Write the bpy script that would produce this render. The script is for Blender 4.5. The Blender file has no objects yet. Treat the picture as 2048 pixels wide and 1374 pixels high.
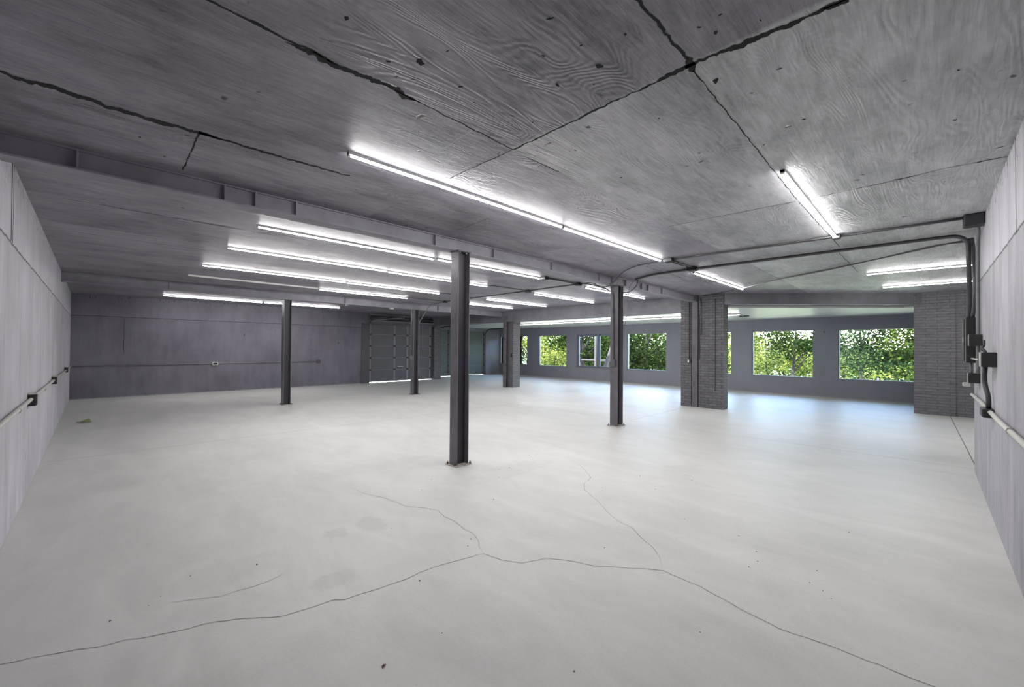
import bpy, math, random
from mathutils import Vector, Matrix, noise as mnoise
random.seed(7)
scene = bpy.context.scene
COL = scene.collection
V = Vector

# ------------------------------------------------------------------ helpers
class MB:
    """collects simple shapes and links them as one mesh object"""
    def __init__(s): s.v = []; s.f = []
    def add(s, vs, fs):
        n = len(s.v); s.v += [tuple(v) for v in vs]; s.f += [tuple(i + n for i in f) for f in fs]; return s
    def box(s, x0, y0, z0, x1, y1, z1, rz=0, c=None):
        vs = [V((x, y, z)) for z in (z0, z1) for y in (y0, y1) for x in (x0, x1)]
        if rz:
            c = V(c or ((x0 + x1) / 2, (y0 + y1) / 2, 0)); m = Matrix.Rotation(rz, 3, 'Z')
            vs = [m @ (v - V((c.x, c.y, 0))) + V((c.x, c.y, 0)) for v in vs]
        return s.add(vs, [(0, 2, 3, 1), (4, 5, 7, 6), (0, 1, 5, 4), (2, 6, 7, 3), (0, 4, 6, 2), (1, 3, 7, 5)])
    def bbox(s, x0, y0, z0, x1, y1, z1, b=0.004):
        """box with chamfered edges"""
        import bmesh
        bm = bmesh.new(); bmesh.ops.create_cube(bm, size=1)
        for v in bm.verts:
            v.co = V(((x0 + x1) / 2 + v.co.x * (x1 - x0), (y0 + y1) / 2 + v.co.y * (y1 - y0), (z0 + z1) / 2 + v.co.z * (z1 - z0)))
        bmesh.ops.bevel(bm, geom=bm.edges[:], offset=b, segments=2, profile=.5, affect='EDGES')
        bm.verts.index_update()
        s.add([v.co for v in bm.verts], [tuple(v.index for v in f.verts) for f in bm.faces]); bm.free(); return s
    def prism(s, poly, z0, z1):
        n = len(poly)
        vs = [(x, y, z0) for x, y in poly] + [(x, y, z1) for x, y in poly]
        fs = [tuple(reversed(range(n))), tuple(range(n, 2 * n))] + [(i, (i + 1) % n, n + (i + 1) % n, n + i) for i in range(n)]
        return s.add(vs, fs)
    def tube(s, pts, r, n=10, cap=True, radii=None):
        P = [V(p) for p in pts]; rings = []
        up = V((0, 0, 1)); d0 = (P[1] - P[0]).normalized()
        if abs(d0.dot(up)) > .95: up = V((1, 0, 0))
        a = d0.cross(up).normalized(); base = len(s.v); vs = []; fs = []
        for i, p in enumerate(P):
            d = ((P[i + 1] - P[i]).normalized() if i < len(P) - 1 else V((0, 0, 0))) + ((P[i] - P[i - 1]).normalized() if i else V((0, 0, 0)))
            d.normalize(); a = (a - d * a.dot(d)).normalized(); b = d.cross(a)
            rr = radii[i] if radii else r
            vs += [p + a * (rr * math.cos(2 * math.pi * k / n)) + b * (rr * math.sin(2 * math.pi * k / n)) for k in range(n)]
        for i in range(len(P) - 1):
            for k in range(n):
                fs.append((i * n + k, i * n + (k + 1) % n, (i + 1) * n + (k + 1) % n, (i + 1) * n + k))
        if cap: fs += [tuple(reversed(range(n))), tuple(range((len(P) - 1) * n, len(P) * n))]
        return s.add(vs, fs)
    def ribbon(s, pts, w, z, jag=.3, step=.03, face=1, taper=False):
        """flat irregular strip lying on a horizontal surface"""
        P = [V((p[0], p[1], 0)) for p in pts]; Q = []
        for a, b in zip(P[:-1], P[1:]):
            k = max(1, int((b - a).length / step))
            Q += [a.lerp(b, i / k) for i in range(k)]
        Q.append(P[-1]); vs = []; fs = []; sd = random.uniform(0, 90); run = 0.
        def wob(k): return 1.3 * mnoise.noise((run * 9, k, sd)) + .9 * mnoise.noise((run * 34, k, sd)) + .4 * mnoise.noise((run * 110, k, sd))
        for i, p in enumerate(Q):
            d = (Q[min(i + 1, len(Q) - 1)] - Q[max(i - 1, 0)]).normalized(); nrm = V((-d.y, d.x, 0))
            t = i / max(1, len(Q) - 1); ww = w(t) if callable(w) else w
            if taper: ww *= max(.12, min(1, 8 * t, 8 * (1 - t)))
            if i: run += (p - Q[i - 1]).length
            o = wob(0) * ww * jag
            a = ww * .5 * max(.15, 1 + wob(5) * jag * 1.6); b = ww * .5 * max(.15, 1 + wob(9) * jag * 1.6)
            vs += [p + nrm * (a + o) + V((0, 0, z)), p + nrm * (o - b) + V((0, 0, z))]
        for i in range(len(Q) - 1):
            q = (2 * i, 2 * i + 1, 2 * i + 3, 2 * i + 2); fs.append(q if face > 0 else tuple(reversed(q)))
        return s.add(vs, fs)
    def build(s, name, mat, parent=None, smooth=False, origin=None):
        me = bpy.data.meshes.new(name)
        o0 = V(origin) if origin is not None else V((0, 0, 0))
        me.from_pydata([tuple(V(v) - o0) for v in s.v], [], s.f); me.update()
        if smooth:
            me.polygons.foreach_set('use_smooth', [len(p.vertices) == 4 for p in me.polygons])
        o = bpy.data.objects.new(name, me); COL.objects.link(o)
        if mat: me.materials.append(mat)
        o.location = o0
        if parent is not None:
            o.parent = parent
            if origin is None: o.location = -parent.location if parent.parent is None else o.location
        return o

def tag(o, label, cat, group=None, kind=None):
    o['label'] = label; o['category'] = cat
    if group: o['group'] = group
    if kind: o['kind'] = kind
    return o
def thing(name, label, cat, loc, group=None, kind='thing'):
    o = bpy.data.objects.new(name, None); COL.objects.link(o); o.location = loc; o.empty_display_size = .1
    return tag(o, label, cat, group, kind)
def struct(o, label=None, cat=None):
    o['kind'] = 'structure'
    if label: o['label'] = label
    if cat: o['category'] = cat
    return o
def bend(pts, r=.1, n=6):
    """round the corners of a polyline"""
    P = [V(p) for p in pts]; out = [P[0]]
    for i in range(1, len(P) - 1):
        a = P[i - 1] - P[i]; b = P[i + 1] - P[i]; rr = min(r, a.length * .49, b.length * .49)
        p0 = P[i] + a.normalized() * rr; p2 = P[i] + b.normalized() * rr
        for k in range(n + 1):
            t = k / n; out.append(p0 * (1 - t) ** 2 + P[i] * 2 * t * (1 - t) + p2 * t * t)
    out.append(P[-1]); return out

# ------------------------------------------------------------------ materials
class NT:
    def __init__(s, name):
        s.m = bpy.data.materials.new(name); s.m.use_nodes = True; s.t = s.m.node_tree; s.t.nodes.clear()
        s.out = s.n('ShaderNodeOutputMaterial')
    def n(s, typ, **k):
        nd = s.t.nodes.new(typ)
        for a, b in k.items():
            if a.startswith('i_'):
                key = a[2:]; key = int(key) if key.isdigit() else key.replace('_', ' ')
                if hasattr(b, 'is_output'): s.t.links.new(b, nd.inputs[key])
                else: nd.inputs[key].default_value = b
            else: setattr(nd, a, b)
        return nd
    def pos(s, scale=(1, 1, 1), rot=(0, 0, 0), loc=(0, 0, 0)):
        g = s.n('ShaderNodeNewGeometry')
        return s.n('ShaderNodeMapping', i_Vector=g.outputs['Position'], i_Scale=scale, i_Rotation=rot, i_Location=loc).outputs[0]
    def noise(s, vec, scale=1., detail=4., rough=.55, dist=0.):
        return s.n('ShaderNodeTexNoise', i_Vector=vec, i_Scale=scale, i_Detail=detail, i_Roughness=rough, i_Distortion=dist).outputs[0]
    def math(s, op, a, b=0., c=0., clamp=False):
        return s.n('ShaderNodeMath', operation=op, i_0=a, i_1=b, i_2=c, use_clamp=clamp).outputs[0]
    def rng(s, v, a, b, c, d):
        return s.n('ShaderNodeMapRange', i_0=v, i_1=a, i_2=b, i_3=c, i_4=d).outputs[0]
    def mixc(s, f, a, b, mode='MIX'):
        nd = s.n('ShaderNodeMix', data_type='RGBA', blend_type=mode)
        for i, v in ((0, f), (6, a), (7, b)):
            if hasattr(v, 'is_output'): s.t.links.new(v, nd.inputs[i])
            else: nd.inputs[i].default_value = v if i == 0 or len(v) == 4 else (*v, 1)
        return nd.outputs[2]
    def bsdf(s, col, rough=.6, bump=None, bs=.3, bd=.01, spec=.5, **k):
        b = s.n('ShaderNodeBsdfPrincipled')
        for key, v in (('Base Color', col), ('Roughness', rough), ('Specular IOR Level', spec)) + tuple(k.items()):
            if hasattr(v, 'is_output'): s.t.links.new(v, b.inputs[key])
            elif isinstance(v, (tuple, list)) and len(v) == 3: b.inputs[key].default_value = (*v, 1)
            else: b.inputs[key].default_value = v
        if bump is not None:
            bn = s.n('ShaderNodeBump', i_Strength=bs, i_Distance=bd, i_Height=bump)
            s.t.links.new(bn.outputs[0], b.inputs['Normal'])
        s.t.links.new(b.outputs[0], s.out.inputs[0]); return s.m

def simple(name, col, rough=.5, var=.15, scale=6., metallic=0., bumpy=.15, spec=.5):
    t = NT(name); p = t.pos()
    nz = t.noise(p, scale, 5, .6)
    c = t.mixc(t.rng(nz, .3, .7, 0, 1), tuple(x * (1 - var) for x in col), tuple(min(1, x * (1 + var)) for x in col))
    return t.bsdf(c, rough, t.noise(p, scale * 8, 3), bumpy, .004, spec, Metallic=metallic)

def mat_ceiling():
    t = NT('dark_formed_concrete'); g = t.n('ShaderNodeNewGeometry')
    sep = t.n('ShaderNodeSeparateXYZ', i_0=g.outputs['Position']); x, y = sep.outputs[0], sep.outputs[1]
    row = t.math('FLOOR', t.math('DIVIDE', t.math('ADD', y, -.82), 1.245)); colx = t.math('FLOOR', t.math('DIVIDE', t.math('ADD', x, -2.06), 2.56))
    cid = t.n('ShaderNodeCombineXYZ', i_0=row, i_1=colx)
    wn = t.n('ShaderNodeTexWhiteNoise', noise_dimensions='3D', i_0=cid.outputs[0])
    off = t.n('ShaderNodeVectorMath', operation='MULTIPLY_ADD', i_0=wn.outputs[1], i_1=(17, 23, 0), i_2=g.outputs['Position']).outputs[0]
    big = t.noise(t.n('ShaderNodeMapping', i_Vector=off, i_Scale=(.7, 1.3, 1)).outputs[0], 1.3, 6, .62, .4)
    mid = t.noise(t.n('ShaderNodeMapping', i_Vector=off, i_Scale=(1.2, 4, 1)).outputs[0], 2.2, 5, .65, .6)
    grain = t.noise(t.n('ShaderNodeMapping', i_Vector=off, i_Scale=(3.5, 60, 1)).outputs[0], 1.0, 4, .6, .5)
    # plywood figure: contour lines of a stretched noise, in patches
    fig = t.noise(t.n('ShaderNodeMapping', i_Vector=off, i_Scale=(.45, 1.9, 1)).outputs[0], 1.15, 2, .45, .9)
    lines = t.math('SINE', t.math('MULTIPLY', fig, 260.))
    patch = t.rng(t.noise(off, .9, 2), .44, .60, 0, 1)
    lines = t.math('MULTIPLY', lines, patch)
    fine = t.noise(g.outputs['Position'], 45, 4, .6)
    pits = t.rng(t.noise(g.outputs['Position'], 9, 2, .5), .72, .77, 0, 1)
    v = t.math('ADD', t.rng(big, .3, .7, -.34, .34), t.rng(mid, .3, .7, -.27, .27))
    v = t.math('ADD', v, t.rng(grain, .3, .7, -.17, .17)); v = t.math('ADD', v, t.math('MULTIPLY', lines, .075))
    v = t.math('ADD', v, t.rng(fine, .3, .7, -.07, .07)); v = t.math('ADD', v, t.rng(wn.outputs[0], 0, 1, -.08, .08))
    f = t.math('ADD', v, .5, clamp=True)
    c = t.mixc(f, (.115, .107, .133), (.39, .37, .42))
    pale_row = t.math('MULTIPLY', t.rng(y, .81, .85, 1, 0), t.rng(x, 2.03, 2.07, 0, 1))      # paler panels along the right wall
    pale_row2 = t.math('MULTIPLY', t.rng(y, 2.05, 2.08, 1, 0), t.rng(x, 2.03, 2.07, 0, 1))
    c = t.mixc(t.math('MULTIPLY', t.math('ADD', pale_row, pale_row2), .66), c, t.mixc(f, (.27, .275, .285), (.68, .68, .70)))
    c = t.mixc(pits, c, (.05, .048, .05))
    h = t.math('ADD', t.math('MULTIPLY', lines, .3), t.math('ADD', t.math('MULTIPLY', grain, 1.0), t.math('MULTIPLY', mid, 1.2)))
    h = t.math('ADD', h, t.math('MULTIPLY', pits, -1.5))
    r = t.rng(mid, .3, .7, .38, .54)
    return t.bsdf(c, r, h, .35, .012, .5)

def mat_wall(name, dark, light, streak=1., zj=2.28, up=1.3):
    t = NT(name); g = t.n('ShaderNodeNewGeometry')
    sep = t.n('ShaderNodeSeparateXYZ', i_0=g.outputs['Position']); z = sep.outputs[2]
    st = t.noise(t.pos((3.2, 3.2, .55)), 1.6, 6, .68, .5); st2 = t.noise(t.pos((22, 22, 1.6)), 1, 4, .65, .4)
    big = t.noise(t.pos((.8, .8, .6)), 1.5, 5, .6); fine = t.noise(t.pos(), 40, 4, .6)
    v = t.math('ADD', t.rng(st, .3, .7, -.3 * streak, .3 * streak), t.rng(st2, .3, .7, -.07 * streak, .07 * streak))
    v = t.math('ADD', v, t.rng(big, .3, .7, -.22, .22)); v = t.math('ADD', v, t.rng(fine, .3, .7, -.05, .05))
    above = t.rng(z, zj - .01, zj + .01, 0, 1)
    v = t.math('ADD', v, t.math('MULTIPLY', above, up * .3))
    f = t.math('ADD', v, .5, clamp=True)
    c = t.mixc(f, dark, light)
    pits = t.rng(t.noise(t.pos((1, 1, .5)), 7, 2, .5), .74, .78, 0, 1)
    c = t.mixc(t.math('MULTIPLY', pits, .8), c, (.03, .03, .035))
    chips = t.noise(t.pos((1, 1, .28)), 38, 3, .6); thr = t.rng(z, 2.35, 2.9, .80, .60)
    chm = t.math('MULTIPLY', t.math('GREATER_THAN', chips, thr), above)
    c = t.mixc(t.math('MULTIPLY', chm, .85), c, (.04, .04, .046))
    # scuffed pale band where the wall meets the slab, ragged
    low = t.rng(t.math('ADD', z, t.math('MULTIPLY', t.noise(t.pos(), 14, 3), .06)), .035, .065, .75, 0)
    c = t.mixc(low, c, (.38, .37, .37))
    # formwork joint
    j = t.math('ABSOLUTE', t.math('SUBTRACT', z, t.math('ADD', zj, t.rng(t.noise(t.pos(), 9, 2), .3, .7, -.008, .008))))
    jm = t.rng(j, .004, .013, .85, 0)
    c = t.mixc(jm, c, (.03, .03, .035))
    h = t.math('ADD', t.math('MULTIPLY', st, .8), t.math('MULTIPLY', fine, .25)); h = t.math('SUBTRACT', h, t.math('ADD', jm, pits))
    return t.bsdf(c, .62, h, .3, .01, .4)

def mat_floor():
    t = NT('pale_concrete_slab'); p = t.pos()
    big = t.noise(t.pos((.5, .35, 1)), 1.1, 6, .6, .5); mid = t.noise(t.pos((1.2, .5, 1), (0, 0, .5)), 2.4, 5, .62, 1.0)
    fine = t.noise(p, 60, 4, .6)
    v = t.math('ADD', t.rng(big, .3, .7, -.3, .3), t.math('ADD', t.rng(mid, .3, .7, -.28, .28), t.rng(fine, .3, .7, -.12, .12)))
    f = t.math('ADD', v, .5, clamp=True)
    c = t.mixc(f, (.485, .482, .460), (.65, .646, .618))
    g = t.n('ShaderNodeNewGeometry').outputs['Position']
    for (x, y, a, b, r, k) in ((1.40, 3.37, .095, .14, .8, .20), (1.68, 3.34, .12, .19, .8, .22), (1.11, 2.71, .15, .12, .8, .16), (6.4, 11.0, .9, .3, .3, .06), (.6, 3.3, .35, .2, .8, .10), (.2, 2.2, .4, .18, .4, .08), (3.6, 3.6, .7, .25, .8, .10), (2.5, 4.9, .8, .2, .75, .10), (5, 2.2, .6, .3, .6, .05)):
        mp = t.n('ShaderNodeMapping', i_Vector=t.n('ShaderNodeVectorMath', operation='SUBTRACT', i_0=g, i_1=(x, y, 0)).outputs[0], i_Rotation=(0, 0, -r), i_Scale=(1 / a, 1 / b, 1))
        ln = t.n('ShaderNodeVectorMath', operation='LENGTH', i_0=mp.outputs[0]).outputs[1]
        ln = t.math('ADD', ln, t.rng(t.noise(p, 9, 4), .3, .7, -.3, .3))
        c = t.mixc(t.rng(ln, .7, 1.05, k, 0), c, (.27, .255, .235))
    return t.bsdf(c, t.rng(mid, .3, .7, .40, .52), t.math('ADD', fine, t.math('MULTIPLY', mid, .6)), .10, .004, .34)

def mat_brick(name, c1, c2, mortar, w=.2, hgt=.0675, str_=.35):
    t = NT(name); g = t.n('ShaderNodeNewGeometry')
    sep = t.n('ShaderNodeSeparateXYZ', i_0=g.outputs['Position'])
    vec = t.n('ShaderNodeCombineXYZ', i_0=t.math('ADD', sep.outputs[0], sep.outputs[1]), i_1=sep.outputs[2])
    b = t.n('ShaderNodeTexBrick', i_Vector=vec.outputs[0], i_Color1=(*c1, 1), i_Color2=(*c2, 1), i_Mortar=(*mortar, 1), i_Scale=1., i_Mortar_Size=.006, i_Mortar_Smooth=.2, i_Brick_Width=w, i_Row_Height=hgt)
    nz = t.noise(t.pos((1, 1, 3)), 8, 5, .65)
    c = t.mixc(1., b.outputs[0], t.n('ShaderNodeCombineXYZ', i_0=t.rng(nz, .3, .7, .75, 1.25), i_1=t.rng(nz, .3, .7, .75, 1.25), i_2=t.rng(nz, .3, .7, .75, 1.25)).outputs[0], 'MULTIPLY')
    h = t.math('SUBTRACT', t.math('MULTIPLY', nz, .5), b.outputs[1])
    return t.bsdf(c, .6, h, str_, .012, .45)

def mat_emit(name, col, strength):
    t = NT(name); e = t.n('ShaderNodeEmission', i_Color=(*col, 1), i_Strength=strength)
    t.t.links.new(e.outputs[0], t.out.inputs[0]); return t.m

def mat_leaf(name, a, b, trans=.45):
    t = NT(name)
    g = t.n('ShaderNodeNewGeometry'); nz = t.noise(t.pos(), 1.3, 3, .6)
    wn = t.n('ShaderNodeTexWhiteNoise', noise_dimensions='1D', i_1=g.outputs['Random Per Island'])
    f = t.math('POWER', wn.outputs[0], 2.2)
    c = t.mixc(t.math('ADD', t.math('MULTIPLY', f, .75), t.rng(nz, .38, .64, -.15, .35), clamp=True), a, b)
    d = t.n('ShaderNodeBsdfDiffuse', i_Color=c); tr = t.n('ShaderNodeBsdfTranslucent', i_Color=c)
    m = t.n('ShaderNodeMixShader', i_0=trans, i_1=d.outputs[0], i_2=tr.outputs[0])
    t.t.links.new(m.outputs[0], t.out.inputs[0]); return t.m

def mat_glass():
    t = NT('clear_glass'); fr = t.n('ShaderNodeFresnel', i_IOR=1.45)
    tr = t.n('ShaderNodeBsdfTransparent', i_Color=(.96, .98, .97, 1)); gl = t.n('ShaderNodeBsdfGlossy', i_Roughness=.02)
    m = t.n('ShaderNodeMixShader', i_0=fr.outputs[0], i_1=tr.outputs[0], i_2=gl.outputs[0])
    t.t.links.new(m.outputs[0], t.out.inputs[0]); return t.m

M = {}
M['ceil'] = mat_ceiling()
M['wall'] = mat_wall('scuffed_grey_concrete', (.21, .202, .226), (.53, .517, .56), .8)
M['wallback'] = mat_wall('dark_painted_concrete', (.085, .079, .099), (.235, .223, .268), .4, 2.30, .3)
M['wallwin'] = mat_wall('smooth_dark_wall_paint', (.215, .215, .245), (.285, .285, .322), .5, 9., 0)
M['soffit'] = simple('soffit_board_paint', (.60, .62, .60), .35, .06, 2)
M['floor'] = mat_floor()
M['beam'] = simple('grey_beam_paint', (.25, .24, .275), .5, .18, 5)
M['header'] = simple('dark_header_paint', (.20, .197, .223), .55, .2, 2.5)
M['steel'] = simple('dark_steel_paint', (.13, .123, .138), .36, .2, 5)
M['web'] = simple('recess_shade_steel', (.022, .02, .026), .45, .25, 5)  # shade of the column recess put into the web colour
M['plate'] = simple('worn_bare_steel', (.42, .39, .35), .5, .4, 30, .3)
M['rust'] = simple('rusty_bolt_metal', (.16, .10, .06), .6, .4, 60, .4)
M['brick'] = mat_brick('dark_painted_brick', (.11, .107, .116), (.155, .151, .163), (.06, .06, .063))
M['bricklit'] = mat_brick('lit_painted_brick', (.15, .145, .157), (.175, .17, .182), (.085, .083, .09), .4, .0675, .5)  # lighter copy of the brick, brighter light put into its colour
M['conduit'] = simple('dark_conduit_paint', (.07, .067, .075), .35, .2, 10)
M['conduitw'] = simple('pale_conduit_paint', (.50, .48, .45), .4, .1, 10)
M['conduitg'] = simple('grey_conduit_paint', (.20, .195, .21), .4, .1, 10)
M['boxdark'] = simple('black_box_paint', (.02, .02, .021), .4, .2, 12)
M['boxedge'] = simple('pale_metal_edge', (.5, .5, .5), .4, .1, 12)
M['white'] = simple('white_plastic', (.75, .75, .74), .4, .05, 8)
M['rubber'] = simple('black_cable_rubber', (.03, .029, .035), .5, .2, 15)
M['door1'] = simple('dark_door_paint', (.125, .125, .14), .45, .1, 2)
M['door2'] = simple('green_lit_door_paint', (.14, .175, .16), .45, .1, 2)  # green light from outside put into the door colour
M['doorframe'] = simple('door_frame_paint', (.085, .083, .094), .5, .15, 4)
M['track'] = simple('dull_galvanised_metal', (.30, .29, .31), .4, .15, 8, .4)
M['frame'] = simple('grey_window_frame_paint', (.24, .25, .25), .5, .05, 6)
M['frameblue'] = simple('blue_grey_vinyl_frame', (.17, .175, .24), .45, .06, 6)
M['seam'] = simple('black_joint_filler', (.018, .017, .019), .9, .3, 20)  # near-black colour for seams, joints and pits
M['seampale'] = simple('pale_joint_filler', (.36, .35, .36), .7, .2, 20)
M['crack'] = simple('crack_dirt', (.20, .195, .185), .9, .3, 30)
M['joint'] = simple('joint_dirt', (.30, .29, .28), .9, .2, 30)
M['housing'] = simple('white_lamp_housing', (.75, .75, .73), .4, .03, 8)
M['tube'] = mat_emit('lit_tube', (1.0, .985, .98), 36.)
M['tubebright'] = mat_emit('lit_brighter_tube', (1.0, .985, .98), 47.)  # same tubes, strength raised to brighten the floor and porch
M['tubeoff'] = simple('unlit_tube_glass', (.82, .82, .80), .25, .03, 8)
M['glass'] = mat_glass()
M['bark'] = simple('brown_bark', (.005, .0045, .004), .9, .4, 14, 0, .8)
M['barkpale'] = simple('pale_grey_bark', (.030, .028, .033), .9, .4, 9, 0, .8)
M['leafdark'] = mat_leaf('dark_green_leaf', (.003, .007, .002), (.024, .040, .010), .25)
M['leafmid'] = mat_leaf('mid_green_leaf', (.004, .010, .002), (.062, .092, .017), .45)
M['leafbright'] = mat_leaf('bright_yellow_green_leaf', (.018, .036, .005), (.26, .29, .075), .45)
M['leafcool'] = mat_leaf('cool_green_leaf', (.003, .010, .004), (.048, .075, .030), .45)
M['ground'] = simple('dry_ground', (.03, .04, .012), .95, .35, 1.2)
M['grass'] = simple('pale_bounce_grass', (.24, .27, .17), .95, .3, 1.5)
M['apron'] = simple('sunlit_pale_concrete', (.6, .59, .56), .8, .1, 2)
M['fence'] = simple('weathered_grey_timber', (.022, .021, .028), .8, .2, 6)
M['roof'] = simple('roof_gravel', (.2, .2, .2), .9, .2, 6)

# ------------------------------------------------------------------ the shell
XL, YR, YB, H = -.46, -.41, 16.4, 2.90
floor = struct(MB().box(XL - .3, -3.5, -.25, 16.80, 17.85, 0).build('floor', M['floor']), 'pale grey concrete floor slab with hairline cracks', 'floor')

def crack(name, pts, w, mat, jag=.35, step=.012, wob=.006, taper=False, parent=floor, z=.0012, face=1):
    P = [V((p[0], p[1], 0)) for p in pts]; Q = []
    for a, b in zip(P[:-1], P[1:]):
        k = max(1, int((b - a).length / .05))
        for i in range(k):
            q = a.lerp(b, i / k)
            if i: q += V((random.uniform(-wob, wob), random.uniform(-wob, wob), 0))
            Q.append(q)
    Q.append(P[-1])
    return MB().ribbon(Q, w, z, jag, step, face, taper).build(name, mat, parent)
CR1 = [(-.292,3.076),(-.191,3.038),(-.044,2.968),(.033,2.917),(.139,2.89),(.23,2.832),(.324,2.792),(.435,2.764),(.577,2.685),(.755,2.541),(.839,2.523),(.932,2.503),(1.018,2.497),(1.068,2.447),(1.172,2.437),(1.261,2.415),(1.363,2.404),(1.439,2.39),(1.56,2.398),(1.664,2.391),(1.817,2.351),(2.024,2.296),(2.052,2.141),(2.126,2.002),(2.301,1.936),(2.383,1.807),(2.45,1.639),(2.584,1.476),(2.742,1.272),(2.729,1.134),(2.729,1.025),(2.688,.863),(2.649,.718),(2.623,.566),(2.651,.395),(2.658,.276),(2.668,.165),(2.663,.045),(2.672,-.019),(2.69,-.38)]
CR2 = [(1.941,4.454),(1.972,4.082),(2.046,3.856),(2.087,3.627),(2.089,3.484),(2.2,3.326),(2.256,3.189),(2.208,3.03),(2.218,2.873),(2.173,2.711),(2.184,2.622),(2.123,2.466),(2.063,2.396),(2.024,2.296)]
CR3 = [(4.499,3.29),(4.352,3.067),(4.1,2.777),(3.857,2.704),(3.681,2.567),(3.53,2.319),(3.362,2.105),(3.229,1.902),(3.209,1.762),(3.081,1.607),(3.016,1.493),(2.9,1.374),(2.742,1.272)]
crack('crack', [(-.42, 3.12)] + CR1, .0035, M['crack']); crack('crack', CR2, .0035, M['crack'], taper=True); crack('crack', CR3, .0038, M['crack'], taper=True)
crack('crack', [(.30, 3.15), (.55, 3.0), (.78, 2.98), (.95, 3.02)], .003, M['joint'], taper=True)
crack('control_joint', [(-.45, 7.96), (2, 7.92), (4.5, 7.9), (7.9, 7.9)], .010, M['joint'], .1, .1, 0)
crack('control_joint', [(7.94, 11.2), (7.94, 4.4), (7.94, -.4), (7.94, -3.0)], .010, M['joint'], .1, .1, 0)
crack('control_joint', [(7.95, 4.42), (11.0, 4.45)], .010, M['joint'], .1, .1, 0)
crack('control_joint', [(8.0, -.44), (13.9, -.36)], .014, M['crack'], .1, .1, 0)

# ceiling slab with the porch cut out, and the lower porch soffit
cp = [(XL - .3, -3.5), (14.2, -3.5), (14.2, .42), (11.42, 3.60), (11.42, 17.9), (XL - .3, 17.9)]
ceiling = struct(MB().prism(cp, H, H + .3).build('ceiling', M['ceil']), 'dark painted board-marked concrete ceiling', 'ceiling')
sp = [(11.42, 3.60), (14.2, .42), (14.2, -3.5), (16.95, -3.5), (16.95, 17.9), (11.42, 17.9)]
struct(MB().prism(sp, 2.565, H + .3).build('ceiling_porch', M['soffit']), 'smooth lower ceiling above the windows', 'ceiling')
struct(MB().box(XL - .4, -3.6, H + .3, 17.1, 18.0, H + .42).build('roof', M['roof']), 'unseen flat roof slab, blocking the sun', 'roof')  # out of view, put over the building to keep the sun out
def seam(pts, w, mat='seam', jag=.45, step=.008, taper=False, wob=.003):
    crack('seam', pts, w, M[mat], min(jag, .45), step, wob, taper, ceiling, H - .0015, -1)
S = seam
S([(-.45, 3.37), (-.1, 3.39), (.2, 3.41), (.47, 3.39), (.62, 3.385)], .048, taper=True); S([(.47, 3.385), (.99, 3.38), (1.46, 3.35)], .026)
S([(1.46, 3.35), (2.99, 3.34), (4.6, 3.33), (6.3, 3.38)], .012, 'seampale', .4); S([(6.3, 3.38), (8.1, 3.41)], .012); S([(8.1, 3.41), (9.6, 3.42)], .01, 'seampale', .4)
S([(-.45, 2.06), (.33, 2.06), (.84, 2.07)], .014); S([(.6, 2.09), (.84, 2.08), (1.08, 2.05), (1.3, 2.05)], .038, taper=True); S([(1.08, 2.05), (1.7, 2.06), (2.07, 2.07)], .010); S([(2.2, 2.08), (2.62, 2.07)], .009, taper=True)
S([(2.09, -.41), (2.09, .3)], .02); S([(2.09, .22), (2.09, .5), (2.07, .7), (2.05, .85)], .030, jag=.6); S([(2.05, .8), (2.06, 1.0)], .034, jag=.7, taper=True); S([(2.06, .95), (2.06, 1.36), (2.07, 2.07)], .014); S([(2.07, 2.07), (2.06, 2.5), (2.06, 2.8)], .009)
S([(-.45, .82), (1.5, .82), (2.0, .82)], .014); S([(1.99, .81), (2.03, .825), (2.07, .825), (2.12, .835)], .030, jag=.3, taper=True); S([(2.1, .83), (3.0, .84), (4.6, .86)], .006)
S([(4.61, 2.1), (4.63, 1.35), (4.65, .88)], .009, jag=.6); S([(4.64, .70), (4.63, .2), (4.58, -.1), (4.6, -.41)], .008, jag=.6); S([(4.6, .06), (4.6, .2)], .016, taper=True); S([(4.59, -.36), (4.6, -.26)], .02, taper=True)
S([(.47, 3.36), (.48, 4.2)], .010, jag=.6); S([(2.99, 3.33), (3.04, 4.0)], .006); S([(1.70, 2.07), (1.72, 2.55)], .006, 'seampale'); S([(5.75, 4.2), (5.58, 3.63)], .007)
for yy in (5.85, 7.5, 9.4): S([(XL + .05, yy), (1.8, yy)], .012, taper=True); S([(3.2, yy + .1), (5.8, yy + .1)], .008, taper=True)
S([(3.5, 6.2), (3.55, 7.4)], .010, 'seampale'); S([(4.1, 8.0), (4.2, 8.5)], .010, 'seampale', taper=True); S([(9.2, 2.3), (9.7, 1.1)], .006); S([(8.9, -.3), (8.9, 2.2)], .008)
S([(7.5, .9), (9.6, .88)], .008); S([(4.65, .86), (7.1, .84)], .006); S([(7.0, 2.06), (9.9, 2.06)], .006)
pits = MB()
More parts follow.
